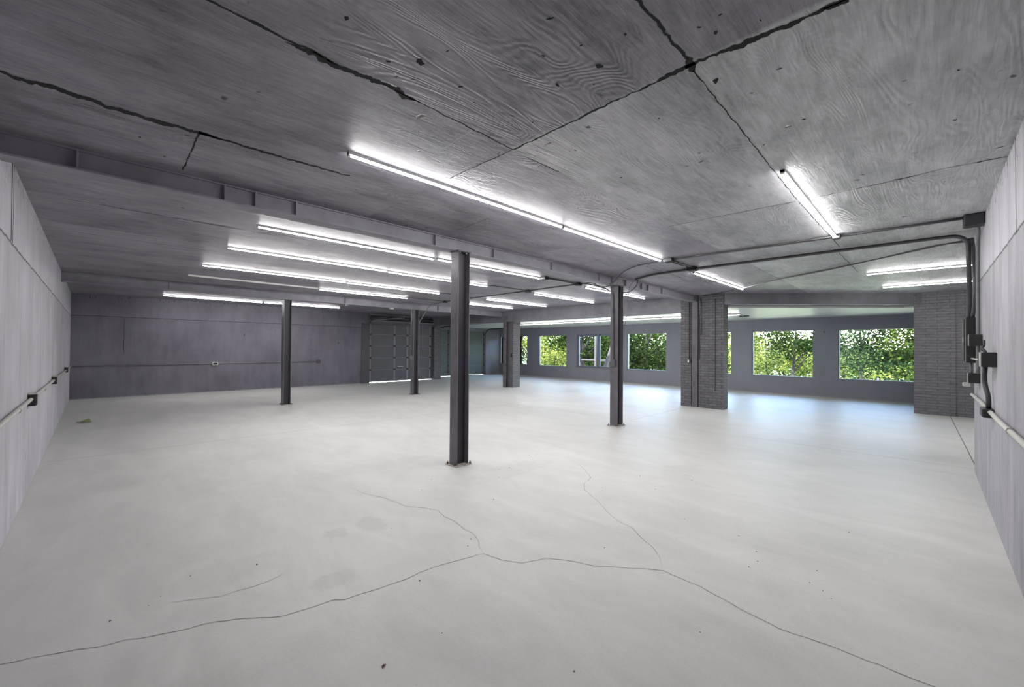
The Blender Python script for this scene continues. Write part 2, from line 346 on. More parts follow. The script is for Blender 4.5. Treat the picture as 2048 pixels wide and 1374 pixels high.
for i, (x, y) in enumerate([(1.11,1.76),(1.0,1.87),(1.16,1.9),(1.37,1.77),(1.72,1.39),(1.75,1.15),(1.35,1.13),(1.76,1.77),(1.9,1.73),(1.85,1.25),(1.57,1.13),(1.16,1.6),(.74,1.75),(2.38,1.76),(3.02,1.77),(2.4,1.15),(1.84,.7),(1.92,.66),(1.83,.61),(2.27,.78),(2.39,.52),(3.02,.53),(3.02,-.11),(3.66,-.12),(3.03,1.15),(3.21,.79),(4.94,-.1),(1.75,.55),(1.98,.5),(1.65,.95),(.35,4.0),(.2,3.75),(1.2,5.1),(.5,4.9),(1.9,.35),(1.5,1.3)]):
    n = 14; r = .0085 * (1.9 if i in (4, 5, 0, 6, 19) else 1) * random.uniform(.7, 1.2); e = random.uniform(.4, 1); a0 = random.uniform(0, 3)
    vs = []
    for k in range(n):
        a = 2 * math.pi * k / n; rr = r * random.uniform(.7, 1.25); u, w = rr * math.cos(a) * 1.4, rr * math.sin(a) * e
        vs.append((x + u * math.cos(a0) - w * math.sin(a0), y + u * math.sin(a0) + w * math.cos(a0), H - .0015))
    pits.add(vs, [tuple(reversed(range(n)))])
pits.build('pitting', M['seam'], ceiling)['kind'] = 'stuff'

# walls
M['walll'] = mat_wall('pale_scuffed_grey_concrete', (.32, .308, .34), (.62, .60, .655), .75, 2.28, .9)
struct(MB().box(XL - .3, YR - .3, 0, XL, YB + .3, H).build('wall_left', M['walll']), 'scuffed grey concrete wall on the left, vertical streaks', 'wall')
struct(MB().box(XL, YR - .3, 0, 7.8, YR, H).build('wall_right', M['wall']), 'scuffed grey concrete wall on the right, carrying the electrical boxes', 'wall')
struct(MB().box(7.5, -3.5, 0, 7.8, YR - .3, H).build('wall_return', M['wallback']), 'unseen return at the end of the concrete wall on the right, closing out light', 'wall')  # out of view, closes the room against outside light
struct(MB().box(7.8, -3.5, 0, 14.2, -3.2, H).build('wall_end', M['wallback']), 'unseen dark wall past the corner on the right, closing out light', 'wall')  # also out of view, shuts light out of the hidden corner
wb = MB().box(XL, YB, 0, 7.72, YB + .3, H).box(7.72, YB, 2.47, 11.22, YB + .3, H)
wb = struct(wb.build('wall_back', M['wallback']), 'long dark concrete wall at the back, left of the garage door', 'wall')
def vseam(nm, x0, y0, x1, y1, z0, z1, par): MB().box(x0, y0, z0, x1, y1, z1).build('seam', M['seam'], par)
vseam('b', .597, YB - .0015, .606, YB + .01, 1.25, 2.28, wb)
wl = bpy.data.objects['wall_left']; wr = bpy.data.objects['wall_right']
vseam('l', XL - .01, 4.95, XL + .0015, 4.975, 2.29, H, wl); vseam('l', XL - .01, 5.05, XL + .0015, 5.058, 2.29, H, wl); vseam('r', 4.24, YR - .01, 4.252, YR + .0015, 2.28, H, wr)
struct(MB().box(7.72, YB - .03, 0, 8.06, YB + .3, 2.47).build('trim_1', M['doorframe']), 'dark post between the back wall and the garage door', 'trim')
struct(MB().box(11.22, YB - .06, 0, 11.62, 17.6, H).build('wall_recess', M['brick']), 'dark brick pier between the two garage doors', 'wall')
wd = MB().box(11.62, 17.6, 0, 12.36, 17.8, 2.6).box(15.42, 17.6, 0, 16.61, 17.8, 2.6).box(12.3, 17.6, 2.40, 15.42, 17.8, 2.6)
struct(wd.build('wall_door', M['wallwin']), 'dark wall around the far garage door', 'wall')
# wall with the picture windows
X0, X1 = 16.61, 16.80; ZS, ZT = .577, 2.174
WIN = [(15.41, 17.55), (12.74, 14.61), (9.72, 12.12), (7.61, 9.42), (5.12, 6.93), (2.64, 4.46), (.12, 2.01)]
ww = MB(); ww.box(X0, -3.5, 0, X1, 17.8, ZS).box(X0, -3.5, ZT, X1, 17.8, 2.6); edge = -3.5
for a, b in sorted(WIN): ww.box(X0, edge, ZS, X1, a, ZT); edge = b
ww.box(X0, edge, ZS, X1, 17.8, ZT)
struct(ww.build('wall_window', M['wallwin']), 'smooth dark wall with a row of picture windows', 'wall')
struct(MB().box(14.2, -1.5, 0, X0, -1.2, 2.565).build('wall_porch', M['wallwin']), 'short dark wall closing the window bay', 'wall')
for i, (a, b) in enumerate(WIN):
    wn = thing('window_%d' % (i + 1), ['window nearest the far garage door, half hidden by the brick pier', 'square picture window full of bright yellow-green leaves', 'sliding window with grey frame and a leaning pale trunk outside', 'square picture window showing dark green leaves, beside the middle column', 'window hidden behind the brick pier, a bright sliver showing', 'picture window with a dark forked tree and white sky at its upper corner', 'widest picture window, next to the brick wall, leafy tree with sky gaps'][i], 'window', (X0, (a + b) / 2, ZS), None, 'structure')
    fm = M['frameblue'] if i == 2 else M['frame']; w = .09 if i == 2 else .03; x0, x1 = (X0 + .06, X0 + .15) if i == 2 else (X0 + .03, X0 + .17)
    MB().box(x0, a, ZS, x1, a + w, ZT).box(x0, b - w, ZS, x1, b, ZT).box(x0, a + w, ZT - w, x1, b - w, ZT).box(x0, a + w, ZS, x1, b - w, ZS + w).build('frame', fm, wn)
    MB().box(X0 - .012, a - .01, ZS - .012, X0 + .19, b + .01, ZS + .004).build('sill', M['frame'], wn)
    if i == 2:
        c = 10.9
        MB().box(X0 + .05, c - .05, ZS + w, X0 + .13, c + .05, ZT - w).build('mullion', fm, wn)
        MB().box(X0 + .09, a + w, ZS + w, X0 + .096, c - .05, ZT - w).build('pane', M['glass'], wn); MB().box(X0 + .09, c + .05, ZS + w, X0 + .096, b - w, ZT - w).build('pane', M['glass'], wn)
    else: MB().box(X0 + .10, a + w, ZS + w, X0 + .106, b - w, ZT - w).build('pane', M['glass'], wn)

# ------------------------------------------------------------------ headers and piers
tag(MB().box(11.12, 4.66, 2.49, 11.42, 16.34, H).build('concrete_header', M['header']), 'long dark concrete header spanning the two brick piers and running on to the back wall', 'beam', None, 'thing')
hd = V((13.98 - 11.03, .22 - 3.56, 0)); L_ = hd.length; hd.normalize(); hn = V((-hd.y, hd.x, 0))
p0 = V((11.03, 3.56, 0)); q = [p0, p0 + hd * L_, p0 + hd * L_ + hn * .3, p0 + hn * .3]
tag(MB().prism([(a.x, a.y) for a in q], 2.625, H).build('concrete_header', M['header']), 'short dark concrete header from the wide brick pier to the brick wall', 'beam', None, 'thing')
pr = thing('brick_pier', 'wide dark brick pier with a steel column set into its face', 'pier', (11.2, 4.1, 0))
MB().box(11.05, 3.6, 0, 11.37, 4.20, H).box(11.05, 4.39, 0, 11.37, 4.66, H).box(11.12, 4.20, 0, 11.37, 4.39, H).build('brickwork', M['brick'], pr)
MB().box(11.046, 3.785, .45, 11.056, 3.80, 2.78).build('joint', M['seam'], pr)
pl = thing('brick_pier', 'narrow brick pier with brick coloured as if lit, standing before the far window', 'pier', (11.4, 11.3, 0))
MB().box(11.23, 11.15, 0, 11.62, 11.52, H).build('brickwork', M['bricklit'], pl)
struct(MB().box(14.0, -3.2, 0, 14.2, -.45, H).box(13.96, -.45, 0, 14.2, .24, H).build('wall_brick', M['bricklit']), 'dark painted brick wall beside the widest window', 'wall')
struct(MB().box(13.93, .10, 2.62, 13.97, .20, H).build('trim_2', M['doorframe']), 'short post above the brick wall edge', 'trim')

# ------------------------------------------------------------------ beams and columns
def ibeam(label, y0, y1, x0, x1, z0, stiff):
    t = thing('steel_beam', label, 'beam', (x0, (y0 + y1) / 2, z0)); yc = (y0 + y1) / 2
    MB().box(x0, yc - .012, z0 + .012, x1, yc + .012, H).build('web', M['beam'], t)
    MB().box(x0, y0, z0, x1, y1, z0 + .013).build('bottom_flange', M['beam'], t)
    MB().box(x0, yc - .035, H - .012, x1, yc + .035, H).build('top_flange', M['beam'], t)
    for x in stiff: MB().box(x - .006, y0 + .03, z0 + .013, x + .006, y1 - .03, H - .012).build('stiffener', M['beam'], t)
ibeam('dark steel beam over the nearer pair of columns', 4.25, 4.42, XL, 11.05, 2.735, [-.1, .78, 1.014, 1.354, 2.954, 3.93, 5.2, 6.576, 7.025, 7.532, 8.184, 8.464, 9.136])
ibeam('dark steel beam over the farther pair of columns', 11.60, 11.77, XL, 11.2, 2.70, [1.14, 8.15, 5.0])
def column(label, x0, x1, y0, y1, top, group='steel columns', rust=False, plates=True):
    xc, yc = (x0 + x1) / 2, (y0 + y1) / 2
    t = thing('steel_column', label, 'column', (xc, yc, 0), group)
    tf = .012; zb = .012 if plates else 0; zt = top - .014 if plates else top
    MB().bbox(x0, y0, zb, x0 + tf, y1, zt, .003).bbox(x1 - tf, y0, zb, x1, y1, zt, .003).build('flange', M['steel'], t)
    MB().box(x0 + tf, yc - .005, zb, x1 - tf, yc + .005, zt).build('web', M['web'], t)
    if plates:
        MB().bbox(x0 - .03, y0 - .035, 0, x1 + .035, y1 + .05, .012, .003).build('base_plate', M['plate'], t)
        MB().bbox(x0 - .01, y0 - .012, top - .014, x1 + .01, y1 + .012, top, .003).build('cap_plate', M['steel'], t)
        for (bx, by) in ((x0 - .012, y0 + .03), (x1 + .018, y0 - .012), (x0 - .012, y1 + .02)):
            MB().tube([(bx, by, .012), (bx, by, .03)], .014, 6).tube([(bx, by, .03), (bx, by, .045)], .007, 8).build('anchor_bolt', M['rust' if rust else 'steel'], t)
        for (bx, by) in ((x0 + .05, y0 + .03),(x1 - .04, y0 + .03)):
            MB().tube([(bx, by, top - .028), (bx, by, top - .014)], .011, 6).build('cap_bolt', M['plate'], t)
    return t
column('nearest steel column, dark H-section with rusty bolts at its foot', 3.23, 3.42, 4.19, 4.34, 2.735, rust=True)
column('steel column carrying a switch box, in front of the sliding window', 7.13, 7.33, 4.23, 4.40, 2.735)
column('leftmost thin steel column, before the long back wall', 3.40, 3.58, 11.58, 11.75, 2.70)
column('steel column before the garage door with a bent conduit beside it', 7.08, 7.27, 11.42, 11.59, 2.70)
column('steel column set into the wide brick pier', 11.03, 11.11, 4.22, 4.37, 2.735, 'columns in the piers', plates=False)
column('steel column standing against the narrow brick pier', 11.06, 11.22, 11.34, 11.52, 2.70, 'columns in the piers', plates=False)

# ------------------------------------------------------------------ garage doors
def garage_door(name, label, x0, x1, y, zs, stiles, mat, handle=None):
    t = thing(name, label, 'garage door', ((x0 + x1) / 2, y, 0), None, 'structure')
    for a, b in zip(zs[:-1], zs[1:]):
        p = MB().bbox(x0, y, a, x1, y + .045, b, .010)
        p.build('panel', mat, t)
        if b < zs[-1]: MB().box(x0 + .02, y - .012, b - .012, x1 - .02, y + .002, b + .006).build('joint_strip', M['beam'], t)
    for s in stiles: MB().box(s - .04, y - .006, zs[0] + .02, s + .04, y + .001, zs[-1] - .02).build('stile', M['doorframe'] if mat is M['door2'] else M['beam'], t)
    for s in stiles:
        for z in zs[1:-1]: MB().bbox(s - .05, y - .03, z - .035, s + .05, y - .006, z + .035, .006).build('hinge', M['boxdark'], t)
    for s, sg in ((x0 - .03, 1), (x1 + .03, -1)):
        tr = bend([(s, y - .05, .03), (s, y - .05, zs[-1] - .05), (s, y - .45, zs[-1] + .16), (s, y - 1.9, zs[-1] + .20)], .35, 8)
        tr = [(p[0], p[1], min(p[2], 2.53 if y > 17 else 2.8)) for p in tr]
        MB().tube(tr, .028, 6).build('track', M['doorframe'], t)
    if handle: MB().bbox(handle[0] - .13, y - .05, handle[1] - .012, handle[0] + .13, y - .02, handle[1] + .012, .005).build('handle', M['white'], t)
    return t
d1 = garage_door('door_1', 'dark sectional garage door in the back wall, daylight under it', 8.04, 11.24, 16.5, [.022, .53, 1.04, 1.54, 2.02, 2.47], [8.15, 9.27, 9.9, 11.10], M['door1'], (9.56, .645))
MB().tube([(8.05, 16.3, 2.72), (11.2, 16.3, 2.72)], .045, 10).build('spring_shaft', M['doorframe'], d1)
MB().bbox(8.0, 16.22, 2.55, 11.2, 16.39, 2.62, .01).build('header_rail', M['beam'], d1)
MB().bbox(8.05, 16.30, 2.83, 10.0, 16.39, 2.88, .01).build('header_rail', M['beam'], d1)
MB().tube([(8.1, 16.28, 2.60), (9.5, 16.1, 2.78)], .035, 6).build('strut', M['track'], d1)
d2 = garage_door('door_2', 'sectional garage door at the far end, green daylight in its colour', 12.33, 15.45, 17.62, [.008, .55, 1.12, 1.66, 2.24, 2.42], [12.98, 14.2, 15.40], M['door2'])

# ------------------------------------------------------------------ tube lights
TL = 'ceiling tube lights'
def lamp(a, b, z, axis, off, label, lit=True, new=False):  # new picks the stronger tube material
    """one long strip light; axis X or Y, from a to b at the other coordinate off"""
    def P(u, v): return (u, off + v) if axis == 'X' else (off + v, u)
    k = 1.013 if axis == 'X' or z > 2.7 else 1.0
    a, b, off = a * k, b * k, off * k
    c = P((a + b) / 2, 0); ztop = H if z > 2.7 else 2.565
    t = thing('tube_light', label, 'light', (c[0], c[1], ztop), TL)
    def bx(u0, v0, z0, u1, v1, z1, nm, m):
        p, q = P(u0, v0), P(u1, v1)
        MB().box(min(p[0], q[0]), min(p[1], q[1]), z0, max(p[0], q[0]), max(p[1], q[1]), z1).build(nm, m, t)
    bx(a, -.0172, z - .002, b, .0172, ztop, 'housing', M['housing'])
    p, q = P(a + .015, 0), P(b - .015, 0)
    prof = [(.0175 * math.cos(-math.pi * j / 8), .0105 * math.sin(-math.pi * j / 8) - .002) for j in range(9)]
    pv = []
    for e in (p, q):
        for (dx, dz) in prof: pv.append((e[0], e[1] + dx, z + dz) if axis == 'X' else (e[0] + dx, e[1], z + dz))
    MB().add(pv, [(j, j + 1, j + 10, j + 9) if axis == 'Y' else (j, j + 9, j + 10, j + 1) for j in range(8)]).build('tube', (M['tubebright'] if new else M['tube']) if lit else M['tubeoff'], t, True)
    for u in (a, b - .018): bx(u, -.0145, z - .0125, u + .018, .0145, z + .02, 'end_cap', M['housing'])
ZL = 2.878
for a, b, y, lab in (
    (1.25, 3.68, 2.90, 'nearest tube light, near half of the long row above the camera'),
    (3.71, 6.14, 2.91, 'tube light continuing the nearest row, ending at the ceiling box'),
    (1.29, 3.69, 5.40, 'tube light just beyond the nearer beam, end away from the junction box'),
    (3.72, 6.12, 5.36, 'tube light just beyond the nearer beam, passing behind the nearest column'),
    (1.28, 3.70, 6.88, 'second row beyond the nearer beam, tube away from the boxes'),
    (3.73, 6.14, 6.92, 'second row beyond the nearer beam, tube crossing behind the nearest column'),
    (1.27, 3.74, 8.70, 'third row beyond the nearer beam, tube on the dark wall side'),
    (3.77, 6.14, 8.74, 'third row beyond the nearer beam, tube ending short of the nearest column'),
    (3.77, 6.15, 10.28, 'lit tube just before the farther beam, joined to the unlit one'),
    (1.30, 3.70, 14.74, 'tube light over the back wall, left half before the thin column'),
    (3.73, 6.10, 14.68, 'tube light over the back wall, passing behind the thin column'),
    (7.85, 10.15, 10.12, 'short bay tube nearest the narrow brick pier, partly behind the nearest column'),
    (7.76, 10.38, 8.80, 'bay tube second from the narrow brick pier'),
    (7.80, 10.46, 7.03, 'bay tube third from the narrow brick pier'),
    (7.72, 10.48, 5.42, 'bay tube passing behind the column with the switch box'),
    (7.52, 10.30, 2.95, 'tube light ending beside the wide brick pier'),
    (3.70, 6.25, .785, 'tube light close to the right concrete wall, ending at the box')):
    lamp(a, b, ZL, 'X', y, lab, True, y < 3 or y > 14)
lamp(1.27, 3.70, ZL, 'X', 10.16, 'unlit tube light, before the farther beam', False)
lamp(-1.6, .78, ZL, 'Y', 9.73, 'upper of the two tubes at the brick wall', True, True)
lamp(-1.7, .69, ZL, 'Y', 11.96, 'lower of the two tubes, close above the brick wall', True, True)
for a, b, lab in ((3.88, 6.28, 'porch tube half hidden by the wide brick pier'), (6.31, 8.64, 'porch tube above the dark leafy window'), (8.67, 11.07, 'porch tube above the sliding window'), (11.10, 13.50, 'porch tube beside the narrow brick pier')):
    lamp(a, b, 2.522, 'Y', 13.30, lab, True, True)

# ------------------------------------------------------------------ conduits and boxes
def conduit(label, pts, r=.013, mat='conduit', br=.08, cat='conduit', name='conduit', group=None, n=8):
    P = bend(pts, br) if len(pts) > 2 else [V(p) for p in pts]
    o = MB().tube([V(p) - V(pts[0]) for p in P], r, n).build(name, M[mat], None, True); o.location = pts[0]
    return tag(o, label, cat, group, 'thing')
def jbox(label, x, y, z, sx, sy, sz, mat='boxdark', name='junction_box', cat='electrical box', cover=None, group=None):
    """body centred at x,y,z with a slightly smaller raised cover on the face named in cover"""
    t = thing(name, label, cat, (x, y, z), group)
    MB().bbox(x - sx / 2, y - sy / 2, z - sz / 2, x + sx / 2, y + sy / 2, z + sz / 2, min(sx, sy, sz) * .08).build('body', M[mat], t)
    c = MB(); k = .42; e = .004
    if cover == '-z': c.bbox(x - sx * k, y - sy * k, z - sz / 2 - e, x + sx * k, y + sy * k, z - sz / 2, .0015)
    elif cover == '-x': c.bbox(x - sx / 2 - e, y - sy * k, z - sz * k, x - sx / 2, y + sy * k, z + sz * k, .0015)
    elif cover == '+y': c.bbox(x - sx * k, y + sy / 2, z - sz * k, x + sx * k, y + sy / 2 + e, z + sz * k, .0015)
    elif cover == '-y': c.bbox(x - sx * k, y - sy / 2 - e, z - sz * k, x + sx * k, y - sy / 2, z + sz * k, .0015)
    elif cover == '+x': c.bbox(x + sx / 2, y - sy * k, z - sz * k, x + sx / 2 + e, y + sy * k, z + sz * k, .0015)
    if c.v: c.build('cover', M[mat if mat != 'boxdark' else 'rubber'], t)
    return t
zc = H - .022
jbox('square ceiling box at the end of the nearest tube row', 6.24, 2.82, H - .03, .13, .13, .058, cover='-z')
jbox('ceiling box where the thick conduit meets the short pair', 7.19, 2.84, H - .03, .14, .14, .058, cover='-z')
jbox('box at the top corner of the right wall and ceiling', 6.34, -.335, H - .06, .16, .15, .12, cover='-x')
jbox('small ceiling box at the end of the tube by the right wall', 6.32, .78, H - .025, .08, .08, .05, cover='-z')
conduit('straight thin conduit on the ceiling from the square box toward the right wall', [(6.25, 2.75, zc), (6.30, .82, zc)], .012)
conduit('thin conduit from the wall-side tube to the top corner box', [(6.33, .74, zc), (6.31, -.26, zc)], .012)
conduit('second thin conduit running alongside toward the top corner box', [(6.30, 2.75, zc), (6.37, .8, zc), (6.37, -.26, zc)], .009, 'conduitg')
conduit('thick ceiling conduit bending down the right wall into the breaker panel', [(7.50, 4.06, zc - .01), (7.22, 3.55, zc - .01), (7.19, 2.9, zc - .01), (7.19, -.335, zc - .01), (7.14, -.345, 1.88)], .022, br=.16)
for k, lab in ((0, 'upper one of the short pair of conduits between the two ceiling boxes'), (.06, 'lower one of the short pair of conduits between the two ceiling boxes')):
    conduit(lab, [(6.31, 2.80 + k, zc), (7.12, 2.80 + k, zc)], .011)
conduit('curving conduit from the square box down under the nearer beam', [(6.24, 2.89, zc), (6.32, 3.4, zc), (6.62, 3.85, zc - .01), (6.85, 4.18, 2.71), (7.15, 4.6, 2.71), (7.3, 4.95, zc), (7.27, 5.2, zc)], .010, br=.2)
jbox('ceiling box just beyond the nearer beam by the switch column', 7.26, 5.27, H - .03, .12, .12, .058, cover='-z')
jbox('ceiling box at the end of the tube row just beyond the nearer beam', 6.20, 5.30, H - .03, .11, .11, .058, cover='-z')
for k, lab in ((0, 'near one of the twin conduits beyond the nearer beam'), (.06, 'far one of the twin conduits beyond the nearer beam')):
    conduit(lab, [(6.26, 5.25 + k, zc), (7.20, 5.25 + k, zc)], .011)
conduit('long ceiling conduit running across the bay ends from the beam box', [(7.30, 5.33, zc), (7.36, 6.74, zc)], .013)
jbox('ceiling box midway along the bay conduit', 7.36, 6.81, H - .03, .11, .11, .058, cover='-z')
conduit('ceiling conduit from the midway box toward the farther beam', [(7.37, 6.87, zc), (7.44, 10.2, zc)], .013)
jbox('ceiling box in front of the farther beam', 7.44, 10.27, H - .03, .11, .11, .058, cover='-z')
conduit('thin conduit linking the second tube row to the midway box', [(6.18, 6.9, zc), (6.28, 6.82, zc), (7.30, 6.82, zc)], .010)
conduit('thin conduit linking the lit tube to the box before the farther beam', [(6.18, 10.25, zc), (7.38, 10.27, zc)], .009)
conduit('thin conduit at the end of the third tube row', [(6.16, 8.72, zc), (6.45, 8.74, zc), (7.36, 8.9, zc)], .009)
conduit('bent conduit dropping from the ceiling box beside the garage door column', [(7.46, 10.33, zc), (7.58, 11.25, zc - .02), (7.58, 11.52, 2.66), (7.31, 11.5, 2.28), (7.31, 11.5, .75)], .014, 'conduitg', .1)
jbox('small box at the foot of the bent conduit', 7.31, 11.5, .71, .05, .05, .09, 'conduitg')
conduit('short conduit on the ceiling behind the farther beam', [(5.76, 12.1, 2.85), (5.76, 13.4, 2.85)], .02, 'conduitw')
conduit('slack cable slanting from the pier-side tube to the right wall', [(10.33, 3.0, zc), (9.4, 2.1, zc), (8.6, .9, zc), (7.7, -.18, zc), (7.4, -.37, 2.84)], .010, br=.5, cat='cable', name='power_cable')
conduit('second slack cable drooping toward the right wall', [(9.45, 2.12, zc), (8.75, 1.1, zc - .012), (7.62, -.10, zc - .012), (7.36, -.37, 2.81)], .008, br=.5, cat='cable', name='power_cable')
conduit('thin conduit from the pier-side tube to the top of the wide brick pier', [(10.32, 3.02, zc), (11.04, 4.05, zc)], .010)
# wide pier
conduit('dark conduit down the wide brick pier to a white switch', [(11.035, 4.44, 2.87), (11.035, 4.43, 1.25)], .011, 'rubber')
sw = jbox('small white-faced switch box on the wide brick pier', 11.035, 4.425, 1.19, .05, .10, .11, cover=None, name='switch_box', cat='switch')
MB().bbox(11.006, 4.43, 1.15, 11.012, 4.47, 1.23, .002).build('switch_plate', M['white'], sw)
conduit('short conduit stub high on the wide brick pier right of its steel', [(11.04, 4.13, 2.8), (11.04, 4.13, 1.87)], .010)
conduit('thin cable down the wide brick pier close to its steel column', [(11.042, 4.175, 2.4), (11.042, 4.175, 1.24)], .007, 'rubber', cat='cable', name='power_cable')
# column with switch
conduit('cable looping from the beam box onto the switch column', [(7.24, 5.2, zc), (7.12, 4.9, zc - .06), (6.98, 4.5, 2.70), (7.115, 4.33, 2.60), (7.118, 4.31, 1.30)], .010, br=.15, cat='cable', name='power_cable')
jbox('switch box on the flange of the middle column', 7.105, 4.31, 1.22, .05, .075, .13, 'steel', 'switch_box', 'switch', '-x')
conduit('thin cable hanging down beside the switch column', [(7.48, 4.04, 2.86), (7.37, 4.12, 2.74), (7.36, 4.14, 2.57), (7.33, 4.15, 2.25), (7.27, 4.16, 1.95)], .005, 'conduitg', .15, 'cable', 'power_cable')
conduit('dark cable loop sagging from the thick conduit to the switch column', [(7.47, 4.0, 2.85), (7.62, 4.1, 2.76), (7.48, 4.12, 2.66), (7.34, 4.14, 2.60), (7.27, 4.20, 2.60)], .009, 'rubber', .15, 'cable', 'power_cable')
# column by the door
conduit('thin cable on the flange of the garage door column', [(7.066, 11.5, 2.66), (7.066, 11.47, 2.4), (7.066, 11.5, 2.29), (7.066, 11.5, 1.22)], .008, 'rubber', .1, 'cable', 'power_cable')
jbox('pale switch box on the garage door column', 7.06, 11.52, 1.17, .04, .06, .11, 'conduitg', 'switch_box', 'switch', '-x')
jbox('switch box halfway up the narrow brick pier', 11.215, 11.22, 1.22, .04, .06, .14, 'boxdark', 'switch_box', 'switch', '-x')
sb = jbox('small fixture box hanging under the farther beam', 6.43, 11.64, 2.68, .12, .07, .04, 'boxedge', 'sensor_box', 'sensor', '-y')
jbox('small dark box on the porch ceiling by the wide pier', 14.30, 4.05, 2.545, .10, .26, .04, cover='-z')
conduit('thin conduit on the porch ceiling to the small dark box', [(13.4, 3.9, 2.54), (14.26, 4.06, 2.545)], .009, 'conduitg')
# left and back walls
cl = thing('wall_conduit', 'pale conduit running along the left concrete wall', 'conduit', (-.44, 8, .94))
MB().tube([(-.436, 1.0, .965), (-.436, 6.0, .955), (-.436, 11, .94), (-.436, 16.36, .915)], .017, 8).build('pipe', M['conduitw'], cl, True)
for y in (5.3, 7.8, 11.5, 15): MB().tube([(-.436, y - .015, .95 - (y - 6) * .004), (-.436, y + .015, .95 - (y - 6) * .004)], .023, 8).build('strap', M['conduitw'], cl)
for y, lab in ((6.36, 'outlet box on the left wall conduit, nearest to the viewer'), (9.63, 'middle outlet box on the left wall conduit'), (13.48, 'outlet box on the left wall conduit, closest to the back corner')):
    b = jbox(lab, -.43, y, .945, .055, .12, .12, 'boxdark', 'outlet_box', 'outlet', '+x', 'outlet boxes on the left wall')
    MB().bbox(-.458, y - .062, 1.0, -.40, y + .062, 1.01, .002).build('lip', M['conduitw'], b)
cb = thing('wall_conduit', 'thin dark conduit along the long back wall', 'conduit', (2.8, 16.385, .92))
MB().tube([(-.44, 16.385, .905), (3, 16.385, .92), (6.0, 16.385, .94)], .014, 8).build('pipe', M['conduitg'], cb, True)
b = jbox('pale outlet box midway along the back wall conduit', 2.78, 16.375, .92, .16, .05, .11, 'boxedge', 'outlet_box', 'outlet')
MB().bbox(2.725, 16.346, .885, 2.835, 16.35, .945, .002).build('socket', M['boxdark'], b)
jbox('dark outlet box ending the back wall conduit', 6.03, 16.375, .94, .12, .05, .12, 'conduit', 'outlet_box', 'outlet', '-y')
# right wall group
bp_ = thing('breaker_panel', 'tall black electrical breaker panel on the right wall', 'breaker panel', (7.2, YR, 1.36))
MB().bbox(6.98, YR, 1.37, 7.36, YR + .105, 1.885, .006).build('cabinet', M['boxdark'], bp_)
dr = MB().bbox(6.99, YR + .105, 1.39, 7.35, YR + .122, 1.865, .005).build('door', M['boxdark'], bp_)
MB().box(6.985, YR + .107, 1.385, 6.99, YR + .111, 1.87).build('edge_trim', M['boxedge'], bp_)
MB().bbox(7.0, YR + .122, 1.60, 7.03, YR + .13, 1.66, .002).build('latch', M['boxedge'], dr)
conduit('conduit parallel to the thick one, into the top of the breaker panel', [(7.36, -.345, 2.84), (7.26, -.345, 2.7), (7.24, -.345, 1.885)], .018, br=.06)
conduit('wavy conduit down the right wall into the breaker panel', [(7.30, -.37, 2.83), (7.1, -.372, 2.66), (6.98, -.375, 2.4), (6.97, -.375, 2.1), (7.04, -.372, 2.0), (7.06, -.36, 1.88)], .018, br=.1)
conduit('long vertical conduit on the right wall beside the breaker panel', [(6.53, -.37, 2.84), (6.62, -.385, 2.78), (6.82, -.388, 2.70), (6.82, -.388, 1.40), (6.88, -.388, 1.26)], .016, 'conduitg', .06)
b = jbox('small dark box with pale edge beside the breaker panel', 6.72, YR + .05, 1.62, .19, .10, .12, 'boxdark')
MB().box(6.62, YR + .098, 1.56, 6.64, YR + .104, 1.68).build('edge_trim', M['boxedge'], b)
b = jbox('black square box nearest on the right wall, wires curling from its top', 5.50, YR + .045, 1.43, .34, .09, .125, 'boxdark')
MB().box(5.33, YR + .09, 1.37, 5.42, YR + .096, 1.49).build('edge_trim', M['boxedge'], b)
MB().tube(bend([(5.62, YR + .05, 1.49), (5.72, YR + .06, 1.53), (5.60, YR + .055, 1.55), (5.66, YR + .05, 1.60)], .03), .008, 6).tube(bend([(5.5, YR + .05, 1.49), (5.56, YR + .07, 1.53), (5.66, YR + .06, 1.51)], .02), .01, 6).build('wire', M['rubber'], b, True)
b = jbox('lower black outlet box under the breaker panel', 7.02, YR + .045, 1.20, .20, .09, .11, 'boxdark', 'outlet_box', 'outlet')
MB().box(6.92, YR + .09, 1.15, 6.96, YR + .096, 1.255).build('edge_trim', M['boxedge'], b)
MB().bbox(7.0, YR + .06, 1.10, 7.08, YR + .13, 1.145, .01).build('plug', M['boxedge'], b)
conduit('short pale stub from the breaker panel to the lower outlet box', [(7.10, YR + .06, 1.38), (7.08, YR + .06, 1.25)], .012, 'conduitg')
conduit('white cable from the breaker panel to the black square box', [(6.99, YR + .06, 1.42), (6.5, YR + .05, 1.415), (5.66, YR + .04, 1.42)], .010, 'conduitw', .2, 'cable', 'power_cable')
conduit('thick black cable from the black square box down to the conduit box', [(5.66, YR + .045, 1.37), (5.70, YR + .05, 1.22), (5.60, YR + .03, 1.1), (5.62, YR + .03, .99)], .017, 'rubber', .08, 'cable', 'power_cable')
cr_ = thing('wall_conduit', 'pale conduit running along the right concrete wall', 'conduit', (5, -.385, .97))
MB().tube([(7.72, -.385, .965), (6.6, -.385, .98), (5.0, -.385, .965), (3.4, -.385, .98), (1.0, -.385, .97)], .017, 8).build('pipe', M['conduitw'], cr_, True)
for x in (6.9, 4.3): MB().tube([(x - .015, -.385, .975), (x + .015, -.385, .975)], .022, 8).build('strap', M['conduitw'], cr_)
jbox('dark box on the right wall conduit under the thick black cable', 5.66, YR + .035, .955, .26, .07, .075, 'boxdark', 'outlet_box', 'outlet', '+y')

